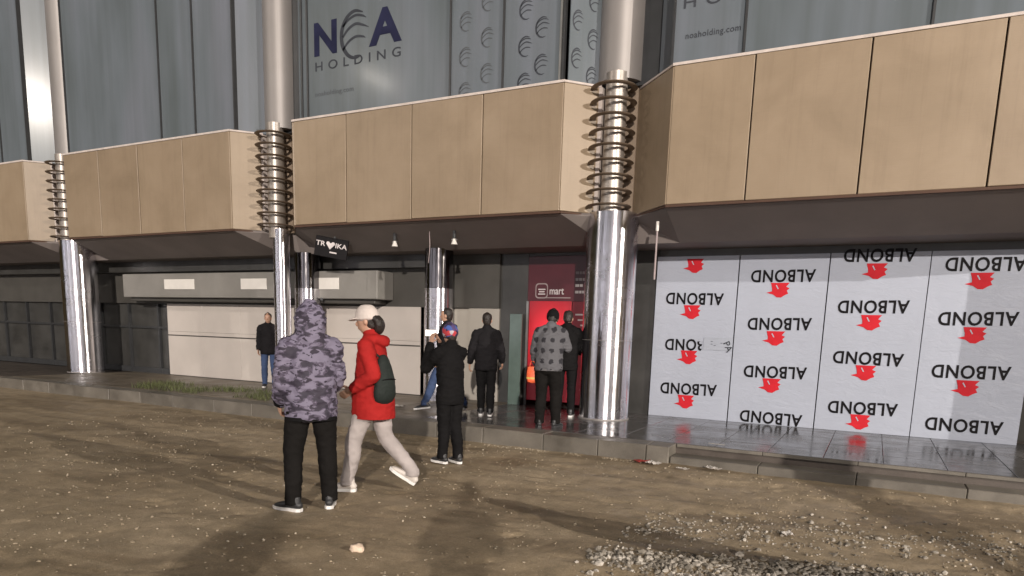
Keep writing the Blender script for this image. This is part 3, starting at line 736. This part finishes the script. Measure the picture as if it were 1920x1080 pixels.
pav = empty('office_block', (0, -44, 0), 'three storey lit office block across the road behind the camera', 'building')
obj('wall', boxm((-80, -8, 0), (80, -.1, 11.2)), M_shopwall, pav)
obj('roof', boxm((-80.2, -8.2, 11.21), (80.2, .3, 11.5)), M_shopwall, pav)
w_me = bpy.data.meshes.new('window'); b_ = boxm((-2.2, -.08, 0), (2.2, 0, 2.4)); b_.to_mesh(w_me); b_.free(); w_me.materials.append(M_shopglass)
w_big = bpy.data.meshes.new('shop_window'); b_ = boxm((-3.3, -.08, 0), (3.3, 0, 3.4)); b_.to_mesh(w_big); b_.free(); w_big.materials.append(M_shopglass)
for k in range(18):
    obj('window', w_big, None, pav, loc=(-70+k*8.2, -.03, .35))
    for f in range(2):
        if (k*7+f*5) % 4: obj('window', w_me, None, pav, loc=(-70+k*8.2, -.03, 4.6+f*3.3))

# ================================================================= PEOPLE
def frame(u):
    u = V(u).normalized(); s = V((1, 0, 0)); s = (s-u*s.dot(u)).normalized(); return u, s, u.cross(s)
def add_hand(bm, w, d, palm_n, thumb):
    """wrist point, pointing direction, palm normal, thumb side (+-side vector)"""
    w, d = V(w), V(d).normalized(); n = V(palm_n); n = (n-d*n.dot(d)).normalized(); s = d.cross(n)*thumb
    tube(bm, [w-d*.02, w+d*.03, w+d*.09], [(.026, .02), (.038, .017), (.042, .015)], side=s, seg=10, n=3)
    for k, L in enumerate((.066, .078, .072, .056)):
        b = w+d*.085+s*(.031-.0207*k)
        tube(bm, [b, b+d*L*.5+n*.006, b+d*L*.85+n*.03, b+d*L*.9+n*.055], [.0105, .010, .009, .008], seg=8, n=3)
    b = w+d*.025+s*.032
    tube(bm, [b, b+s*.03+d*.025+n*.012, b+s*.034+d*.06+n*.028], [.013, .012, .009], seg=8, n=3)
def person(label, loc, face, sc=1.0, J=None, jacket=None, trousers=None, shoe=(M_shoe, M_sole), hem=.80, jw=1.0, tw=1.0, hood=None, hair=True, cap=None,
           beanie=None, fold=.018, foot_pitch=(0, 0), foot_yaw=(0, 0), lean=0.0, head_tilt=0.0, head_turn=0.0, seed=1, bulk=1.0, hair_bun=False, group=None, collar=True, hem_d=1.0, band=None):
    rz = math.atan2(-face[0], face[1])
    root = empty('person', loc, label, 'person', group, rz, sc)
    j = dict(hipL=(-.095, 0, .93), hipR=(.095, 0, .93), kneeL=(-.105, .025, .50), kneeR=(.105, .025, .50), ankL=(-.115, -.02, .10), ankR=(.115, -.02, .10),
             shL=(-.165, 0, 1.405), shR=(.165, 0, 1.405), elL=(-.222, -.05, 1.14), elR=(.222, -.05, 1.14), wrL=(-.225, .06, .90), wrR=(.225, .06, .90))
    j.update(J or {}); j = {k: V(v) for k, v in j.items()}
    def L(p):        # lean of the upper body about the hips
        p = V(p)
        return V((p.x, p.y+math.sin(lean)*(p.z-.95), .95+(p.z-.95)*math.cos(lean))) if p.z > .95 else p
    for k in ('shL', 'shR'): j[k] = L(j[k])
    neck_b, head_c = L((0, -.012, 1.47)), L((0, .012, 1.63))
    head_c = head_c+V((0, math.sin(head_tilt)*.10, -(1-math.cos(head_tilt))*.12))
    HM = Matrix.Translation(head_c) @ Matrix.Rotation(head_turn, 4, 'Z') @ Matrix.Rotation(-head_tilt, 4, 'X')
    H = lambda x, y, z: HM @ V((x, y, z))
    hside = HM.to_3x3() @ V((1, 0, 0))
    # --- body: one continuous surface
    bm = bmesh.new()
    tube(bm, [(0, 0, .86), (0, 0, .95), L((0, 0, 1.08)), L((0, .01, 1.25)), L((0, 0, 1.38)), L((0, -.01, 1.45))], [(.14, .10), (.155, .11), (.135, .095), (.155, .105), (.165, .085), (.08, .06)], seg=18)
    tube(bm, [L((0, -.012, 1.42)), neck_b, H(0, -.015, -.06)], [.06, .056, .055], seg=14)
    for s in 'LR':
        tube(bm, [j['hip'+s], (j['hip'+s]+j['knee'+s])/2, j['knee'+s], (j['knee'+s]*.6+j['ank'+s]*.4)+V((0, -.012, 0)), j['ank'+s], j['ank'+s]-V((0, 0, .05))], [.08, .072, .052, .05, .036, .04], seg=14)
        tube(bm, [j['sh'+s], (j['sh'+s]+j['el'+s])/2, j['el'+s], (j['el'+s]+j['wr'+s])/2, j['wr'+s]], [.05, .044, .038, .036, .026], seg=12)
        d = (j['wr'+s]-j['el'+s]).normalized(); inn = V((1, 0, 0)) if s == 'L' else V((-1, 0, 0))
        if abs(d.x) > .8: inn = V((0, 1, 0))
        add_hand(bm, j['wr'+s], d, inn+V((0, .25, 0)), 1 if s == 'R' else -1)
    tube(bm, [H(0, .03, -.115), H(0, .022, -.085), H(0, .008, -.03), H(0, 0, .03), H(0, -.004, .075), H(0, -.004, .108)], [(.022, .028), (.048, .062), (.066, .086), (.074, .096), (.068, .088), (.04, .052)], side=hside, seg=18)
    tube(bm, [H(0, .088, .012), H(0, .106, -.018), H(0, .090, -.032)], [.008, .014, .012], seg=8, n=3)       # nose
    tube(bm, [H(-.024, .082, -.062), H(0, .092, -.060), H(.024, .082, -.062)], [.006, .009, .006], seg=8, n=3)   # lips
    tube(bm, [H(-.05, .074, .03), H(0, .090, .026), H(.05, .074, .03)], [.007, .008, .007], seg=8, n=3)      # brow
    for s in (-1, 1): ell(bm, H(s*.078, -.008, -.005), (.010, .020, .032), HM.to_3x3())
    body = obj('body', remeshed(bm, .0085, 2), M_skin, root)
    for s in (-1, 1):
        bm = bmesh.new(); ell(bm, H(s*.031, .076, .012), (.012, .010, .009), HM.to_3x3(), 8, 6); obj('eye', bm, M_eye, root, True)
    # --- trousers
    bm = bmesh.new()
    tube(bm, [(0, -.005, .84), (0, -.005, .93), L((0, 0, 1.05))], [(.165*bulk, .125), (.172*bulk, .128), (.155*bulk, .115)], seg=18)
    for s in 'LR':
        tube(bm, [j['hip'+s]-V((0, 0, .02)), (j['hip'+s]+j['knee'+s])/2, j['knee'+s], (j['knee'+s]+j['ank'+s])/2+V((0, -.012, 0)), j['ank'+s]+V((0, 0, .02)), j['ank'+s]-V((0, 0, .035))],
             [.096*tw, .088*tw, .074*tw, .069*tw, .060*tw, .066*tw], seg=16, end=.1)
    obj('trousers', remeshed(bm, .0115, 3, .013, 8, seed, 1.0), trousers, root)
    # --- jacket
    bm = bmesh.new(); w = jw*bulk
    hl = L((0, -.005, hem+.04))
    tube(bm, [L((0, -.005, hem)), hl, L((0, 0, (hem+1.2)/2)), L((0, .005, 1.22)), L((0, 0, 1.34)), L((0, -.005, 1.42)), L((0, -.008, 1.49))],
         [(.180*w*(.65+.35*hem_d), .135*w*hem_d), (.180*w*(.65+.35*hem_d), .138*w*hem_d), (.178*w*(.65+.35*hem_d), .140*w*(1+(hem_d-1)*.75)), (.180*w, .142*w), (.172*w, .125*w), (.125*w, .10*w), (.075, .075)], seg=22, end=.12)
    for s in 'LR':
        sh = j['sh'+s]; sx = -1 if s == 'L' else 1
        d = (j['el'+s]-sh).normalized()
        tube(bm, [L((0, -.008, 1.47)), L((sx*.08, -.005, 1.445)), sh+V((-sx*.012, 0, -.002))], [(.07, .062), (.072*w, .064*w), (.074*w, .070*w)], side=(0, 1, 0), seg=14, end=.9)
        tube(bm, [sh+d*.0, sh+d*.07, (sh+j['el'+s])/2, j['el'+s]], [.078*w, .078*w, .070*w, .064*w], seg=16, end=.9)
        tube(bm, [j['el'+s], (j['el'+s]+j['wr'+s])/2, j['wr'+s]-(j['wr'+s]-j['el'+s])*.03], [.063*w, .060*w, .048*w], seg=16, end=.5)
    if hood == 'up':
        tube(bm, [L((0, -.02, 1.42)), H(0, -.03, -.09), H(0, -.028, .0), H(0, -.025, .07), H(0, -.02, .125)], [(.125, .11), (.122, .125), (.125, .128), (.112, .115), (.06, .062)], side=hside, seg=18)
    elif hood == 'down':
        tube(bm, [L((-.10, -.01, 1.46)), L((-.06, -.10, 1.46)), L((0, -.125, 1.44)), L((.06, -.10, 1.46)), L((.10, -.01, 1.46))], [.04, .05, .055, .05, .04], seg=12)
    if collar and hood != 'up': tube(bm, [L((0, -.01, 1.45)), L((0, -.008, 1.53))], [(.085, .085), (.072, .075)], seg=16)
    obj('jacket', remeshed(bm, .0115, 2, fold, 7.0, seed+3, 1.5), jacket, root)
    for s in 'LR':
        d = (j['wr'+s]-j['el'+s]).normalized(); bm = bmesh.new(); tube(bm, [j['wr'+s]-d*.035, j['wr'+s]+d*.004], [.052*w, .044*w], seg=14, end=.1); obj('cuff', bm, band or M_black_cloth, root, True)
    bm = bmesh.new(); tube(bm, [L((0, -.005, hem-.012)), L((0, -.005, hem+.018))], [(.182*w*(.65+.35*hem_d), .137*w*hem_d)]*2, seg=24, end=.02); obj('hem_band', bm, band or M_black_cloth, root, True)
    # --- shoes
    for s, fp, fy in (('L', foot_pitch[0], foot_yaw[0]), ('R', foot_pitch[1], foot_yaw[1])):
        a = j['ank'+s]; M = Matrix.Translation(a) @ Matrix.Rotation(fy, 4, 'Z') @ Matrix.Rotation(-fp, 4, 'X') @ Matrix.Translation(V((0, 0, -.10)))
        bm = bmesh.new(); Q = lambda y, z: M @ V((0, y, z)); sd = M.to_3x3() @ V((1, 0, 0))
        tube(bm, [Q(-.075, .05), Q(-.04, .062), Q(.02, .06), Q(.09, .048), Q(.15, .04), Q(.185, .034)], [(.030, .03), (.038, .042), (.040, .042), (.046, .030), (.042, .022), (.026, .014)], side=sd, seg=14)
        tube(bm, [Q(-.03, .06), Q(-.02, .12)], [(.042, .05), (.044, .05)], side=sd, seg=14)
        so = obj('shoe', bm, shoe[0], root, True)
        bm = bmesh.new(); O = [(-.037, -.06), (-.02, -.088), (.02, -.088), (.037, -.06), (.036, .0), (.047, .09), (.043, .16), (.02, .203), (-.02, .203), (-.043, .16), (-.047, .09), (-.036, .0)]
        A = [bm.verts.new(M @ V((x, y, .001))) for x, y in O]; B = [bm.verts.new(M @ V((x*1.04, y*1.02, .030))) for x, y in O]
        bm.faces.new(A[::-1]); bm.faces.new(B)
        for i in range(len(O)): bm.faces.new((A[i], A[(i+1) % len(O)], B[(i+1) % len(O)], B[i]))
        obj('sole', bm, shoe[1], so)
    # --- hair and hats
    if hair:
        bm = bmesh.new()
        tube(bm, [H(0, -.045, -.058), H(0, -.035, -.015), H(0, -.022, .04), H(0, -.012, .095), H(0, -.008, .120)], [(.058, .055), (.073, .074), (.080, .090), (.070, .080), (.035, .04)], side=hside, seg=16)
        if hair_bun:
            tube(bm, [H(0, -.06, .035), H(0, -.105, .0), H(.005, -.115, -.05), H(.01, -.095, -.10), H(.01, -.08, -.125)], [(.070, .04), (.078, .042), (.074, .046), (.058, .040), (.03, .02)], side=hside, seg=14)
        obj('hair', remeshed(bm, .007, 2, .004 if hair_bun else .008, 26, seed+9, .45), M_hair, root)
    if cap:
        bm = bmesh.new(); tube(bm, [H(0, -.004, .020), H(0, -.006, .06), H(0, -.008, .105), H(0, -.010, .138)], [(.098, .116), (.096, .112), (.084, .098), (.058, .068)], side=hside, seg=20, end=.3)
        ell(bm, H(0, .10, .032), (.085, .080, .012), HM.to_3x3() @ Matrix.Rotation(-.12, 3, 'X'))
        obj('cap', remeshed(bm, .007, 3, .002, 20, seed), cap, root)
    if beanie:
        bm = bmesh.new(); tube(bm, [H(0, -.02, -.01), H(0, -.008, .05), H(0, -.006, .10), H(0, -.006, .135)], [(.090, .108), (.092, .110), (.078, .092), (.04, .05)], side=hside, seg=18)
        obj('beanie', remeshed(bm, .008, 3, .005, 22, seed), beanie, root)
    return root

# hooded man in camouflage, back to the camera
p_camo = person('person from behind in a hooded purple grey camouflage jacket and black trousers', (-3.99, 4.20, 0), (-.78, .63), .95,
    J=dict(kneeL=(-.15, .02, .50), kneeR=(.13, .03, .50), ankL=(-.165, -.01, .10), ankR=(.15, .03, .10), hipL=(-.10, 0, .93), hipR=(.10, 0, .93), elL=(-.235, -.02, 1.13), elR=(.225, .03, 1.13), wrL=(-.235, .15, .91), wrR=(.15, .23, .99)),
    jacket=M_camo, trousers=M_nearblack, hem=.80, jw=1.16, tw=1.10, fold=.024, hood='up', hair=False, foot_yaw=(.75, -.25), head_turn=.15, seed=2, bulk=1.03)
# woman in the red coat, walking to the left
p_red = person('person in a bright red coat, cream cap and pale trousers walking past the camouflage jacket', (-4.0, 5.0, 0), (-.93, -.36), .95,
    J=dict(hipL=(-.09, 0, .92), hipR=(.09, 0, .92), kneeL=(-.09, .16, .52), kneeR=(.09, -.10, .52), ankL=(-.08, .235, .10), ankR=(.09, -.36, .185), elL=(-.235, -.08, 1.14), elR=(.23, -.06, 1.14), wrL=(-.20, .14, 1.0), wrR=(.20, .14, .98)),
    jacket=M_red_cloth, trousers=M_pale, shoe=(M_shoe_w, M_sole), hem=.735, jw=.99, fold=.013, tw=1.04, cap=M_cap, band=M_red_cloth, hair_bun=True, hood='down', foot_pitch=(0, -.55), lean=.05, head_tilt=.12, seed=5, hem_d=1.50)
# backpack on her back
RM = p_red.matrix_basis if False else Matrix.Translation(V((-4.0, 5.0, 0))) @ Matrix.Rotation(math.atan2(.93, -.36), 4, 'Z') @ Matrix.Scale(.95, 4)
bp = empty('backpack', RM @ V((-.115, -.135, 1.10)), 'slim dark green backpack worn over the red coat', 'backpack', rz=math.atan2(.93, -.36)-.55, sc=.80)
bm = bmesh.new(); tube(bm, [(0, .0, -.24), (0, -.02, -.16), (0, -.02, .0), (.0, -.005, .17), (0, .01, .25)], [(.12, .06), (.145, .082), (.125, .078), (.085, .056), (.05, .035)], seg=18)
pk = obj('bag', remeshed(bm, .010, 3, .006, 12, 8), M_olive, bp)
bm = bmesh.new(); tube(bm, [(-.03, .02, .24), (-.10, .14, .32), (-.12, .26, .18), (-.13, .24, .0), (-.12, .07, -.14)], [(.020, .007)]*5, seg=8); obj('strap', bm, M_olive, bp, True)
bm = bmesh.new(); tube(bm, [(-.09, -.095, .0), (0, -.118, .01), (.09, -.095, .0)], [.006]*3, seg=6); obj('zip', bm, M_black, bp, True)
# person filming with a phone
p_ph = person('person all in black with a colourful beanie raising a phone at the plaza edge', (-4.17, 6.56, 0), (-.93, .36), .885,
    J=dict(kneeL=(-.07, .03, .5), kneeR=(.09, .0, .5), ankL=(-.08, .04, .10), ankR=(.09, -.06, .10), elL=(-.22, .23, 1.20), elR=(.20, .20, 1.22), wrL=(-.10, .29, 1.51), wrR=(.06, .30, 1.51)),
    jacket=M_black_cloth, trousers=M_black_cloth, hem=.78, jw=1.03, tw=1.06, beanie=M_beanie, head_tilt=.12, foot_yaw=(.1, -.12), seed=11, hair=True)
PM = Matrix.Translation(V((-4.17, 6.56, 0))) @ Matrix.Rotation(math.atan2(.93, .36), 4, 'Z') @ Matrix.Scale(.885, 4)
ph = empty('phone', PM @ V((-.02, .42, 1.64)), 'black phone with a lit screen held up by the person in black', 'phone', rz=math.atan2(.93, .36))
obj('shell', boxm((-.075, -.004, -.038), (.075, .004, .038), .003), M_phone, ph); obj('screen', boxm((-.07, -.0055, -.034), (.07, -.0042, .034)), M_screen, ph)
# people further back
person('person in a dark jacket and blue jeans striding left behind the raised phone', (-6.02, 9.35, .203), (-.95, -.3), .92,
    J=dict(kneeL=(-.09, .20, .53), kneeR=(.09, -.06, .50), ankL=(-.08, .36, .13), ankR=(.09, -.30, .15)), jacket=M_dark_cloth, trousers=M_jean, foot_pitch=(.15, -.45), jw=1.12, seed=14, hood='down', shoe=(M_shoe, M_sole))
person('person in plain black clothes walking away towards the cream panel', (-5.24, 9.25, .203), (-.45, .89), .885,
    J=dict(kneeL=(-.08, .05, .5), kneeR=(.09, .0, .5), ankL=(-.075, .08, .10), ankR=(.09, -.14, .12), elL=(-.25, -.04, 1.14), wrL=(-.28, .03, .90), elR=(.25, -.02, 1.14), wrR=(.27, .12, .93)), jacket=M_dark_cloth, trousers=M_black_cloth, jw=1.06, seed=17, foot_pitch=(0, -.1))
p_dot = person('person in a grey fleece with black spots bending towards the red shop front', (-3.93, 8.66, .203), (-.22, .97), .925,
    J=dict(elL=(-.23, .06, 1.12), wrL=(-.22, .18, .92), elR=(.235, .14, 1.18), wrR=(.20, .38, 1.20), kneeL=(-.10, .04, .5), kneeR=(.11, .06, .5), ankL=(-.11, .0, .10), ankR=(.13, .05, .10)),
    jacket=M_dots, band=M_greyband, trousers=M_nearblack, hem=.86, jw=1.14, tw=1.12, lean=.20, head_tilt=.45, beanie=M_black_cloth, seed=21, shoe=(M_shoe, M_shoe), foot_yaw=(.3, -.3))
person('person in black with white soles at the red shop beside the steel column', (-4.24, 10.0, .203), (-.25, .97), .93,
    J=dict(elR=(.225, .08, 1.14), wrR=(.19, .28, 1.08)), jacket=M_black_cloth, trousers=M_black_cloth, seed=24, head_tilt=.3, jw=1.1)
person('person in dark clothes and blue jeans standing by the hoarding behind the slim steel column', (-11.05, 10.45, .203), (.6, -.8), .86, jacket=M_dark_cloth, trousers=M_jean, seed=28, jw=1.1)
bag = empty('shopping_bag', (-4.17, 8.66, .203+.62), 'bright orange bag with a yellow band held by the person in the spotted fleece', 'bag', rz=.3, sc=.78)
bm = bmesh.new(); tube(bm, [(0, 0, 0), (0, 0, .12), (0, 0, .25)], [(.09, .05), (.10, .05), (.085, .025)], seg=14); obj('bag', remeshed(bm, .008, 2, .008, 14, 3), M_orange, bag)
bm = bmesh.new(); tube(bm, [(0, 0, .04), (0, 0, .075)], [(.104, .056), (.106, .057)], seg=16, end=.05); obj('band', bm, M_yellow, bag, True)
for s in (-1, 1):
    bm = bmesh.new(); tube(bm, [(-.05, s*.015, .24), (-.03, s*.01, .34), (.03, s*.01, .34), (.05, s*.015, .24)], [.006]*4, seg=8); obj('handle', bm, M_orange, bag, True)
# photographer and a bystander: only their shadows reach the picture
person('person holding up a phone to take the picture', (.05, -.42, 0), (-.5, .86), .98, J=dict(elL=(-.26, .18, 1.20), elR=(.26, .18, 1.20), wrL=(-.08, .26, 1.38), wrR=(.08, .26, 1.38)), jacket=M_dark_cloth, trousers=M_black_cloth, seed=31)
person('person in a long thick coat standing on the gravel to the right of the camera', (1.9, 4.22, 0), (-.3, .95), 1.08, jacket=M_dark_cloth, trousers=M_black_cloth, seed=33, jw=1.35, hem=.55)
person('person in dark clothes standing close behind the one taking the picture', (-.93, -1.75, 0), (-.4, .9), 1.0, jacket=M_dark_cloth, trousers=M_black_cloth, seed=35, jw=1.15)

# ================================================================= SMALL THINGS ON THE GROUND
def lump(name, loc, size, m, label, cat, seed, flat=.6, group=None, sub=3):
    bm = bmesh.new(); bmesh.ops.create_icosphere(bm, subdivisions=sub, radius=1)
    for v in bm.verts:
        k = 1+.35*noise.noise(v.co*1.6+V((seed, 0, 0)))+.15*noise.noise(v.co*4+V((0, seed, 0)))
        v.co = V((v.co.x*size[0]*k, v.co.y*size[1]*k, v.co.z*size[2]*k))
    o = obj(name, bm, m, None, sub > 2, loc=loc); return tag(o, label, cat, group)
lump('rock', (-3.0, 3.57, gz(-3, 3.57)+.018), (.058, .042, .03), M_rock, 'pale rounded rock alone on the dirt near the front', 'rock', 3)
def litter(name, loc, w, l, m, label, cat, seed, rz, amp=.02, parts=None):
    n = 9; bm = bmesh.new(); G = [[bm.verts.new(((i/(n-1)-.5)*w, (k/(n-1)-.5)*l, .012+amp*(noise.noise(V((i*.55+seed, k*.55, seed)))+.5))) for k in range(n)] for i in range(n)]
    for i in range(n-1):
        for k in range(n-1): bm.faces.new((G[i][k], G[i+1][k], G[i+1][k+1], G[i][k+1]))
    bmesh.ops.solidify(bm, geom=bm.faces[:], thickness=.003)
    o = obj(name, bm, m, None, False, loc=loc, rot=(0, 0, rz)); return tag(o, label, cat)
litter('wrapper', (-2.33, 7.92, .006), .19, .12, M_litter_red, 'torn red wrapper lying against the kerb below the wrapped boards', 'litter', 4, .2)
litter('paper_scrap', (-2.17, 7.86, .008), .17, .12, M_litter, 'crumpled white paper touching the red wrapper', 'litter', 7, -.4, .03)
litter('paper_scrap', (-1.50, 7.93, .008), .18, .10, M_litter, 'bright white paper scrap at the foot of the lower step', 'litter', 9, -.5, .035)
litter('paper_scrap', (-1.80, 7.74, .006), .14, .06, M_litter, 'thin pale paper scrap on the dirt between two larger white ones', 'litter', 12, -.3)
litter('paper_scrap', (-1.60, 8.55, .206), .20, .06, M_litter, 'flat white paper lying on the wet plaza edge above the step', 'litter', 15, -.1, .006)
litter('paper_scrap', (-.46, 5.62, gz(-.46, 5.62)), .09, .08, M_litter, 'small pale paper lying on the gravel at the right', 'litter', 19, .3, .03)
litter('paper_scrap', (-6.95, 9.3, .206), .26, .10, M_litter, 'white paper on the brown paving between camouflage jacket and red coat', 'litter', 23, .1, .02)
# grass growing on the paving edge at the left
V_, F_ = [], []
for k in range(2600):
    x = rng.uniform(-13.2, -9.1); y = rng.uniform(8.5, 9.7)
    if noise.noise(V((x*1.2, y*1.2, 0))) < -.15: continue
    h = rng.uniform(.04, .13); a = rng.uniform(0, 6.28); dx, dy = math.cos(a)*.006, math.sin(a)*.006; lx, ly = rng.normal(0, .03, 2); i = len(V_)
    V_ += [(x-dx, y-dy, .2), (x+dx, y+dy, .2), (x+lx, y+ly, .2+h)]; F_.append((i, i+1, i+2))
me = bpy.data.meshes.new('grass'); me.from_pydata(V_, [], F_); tag(obj('grass', me, M_grass), 'thin grass growing through the paving at the left', kind='stuff')
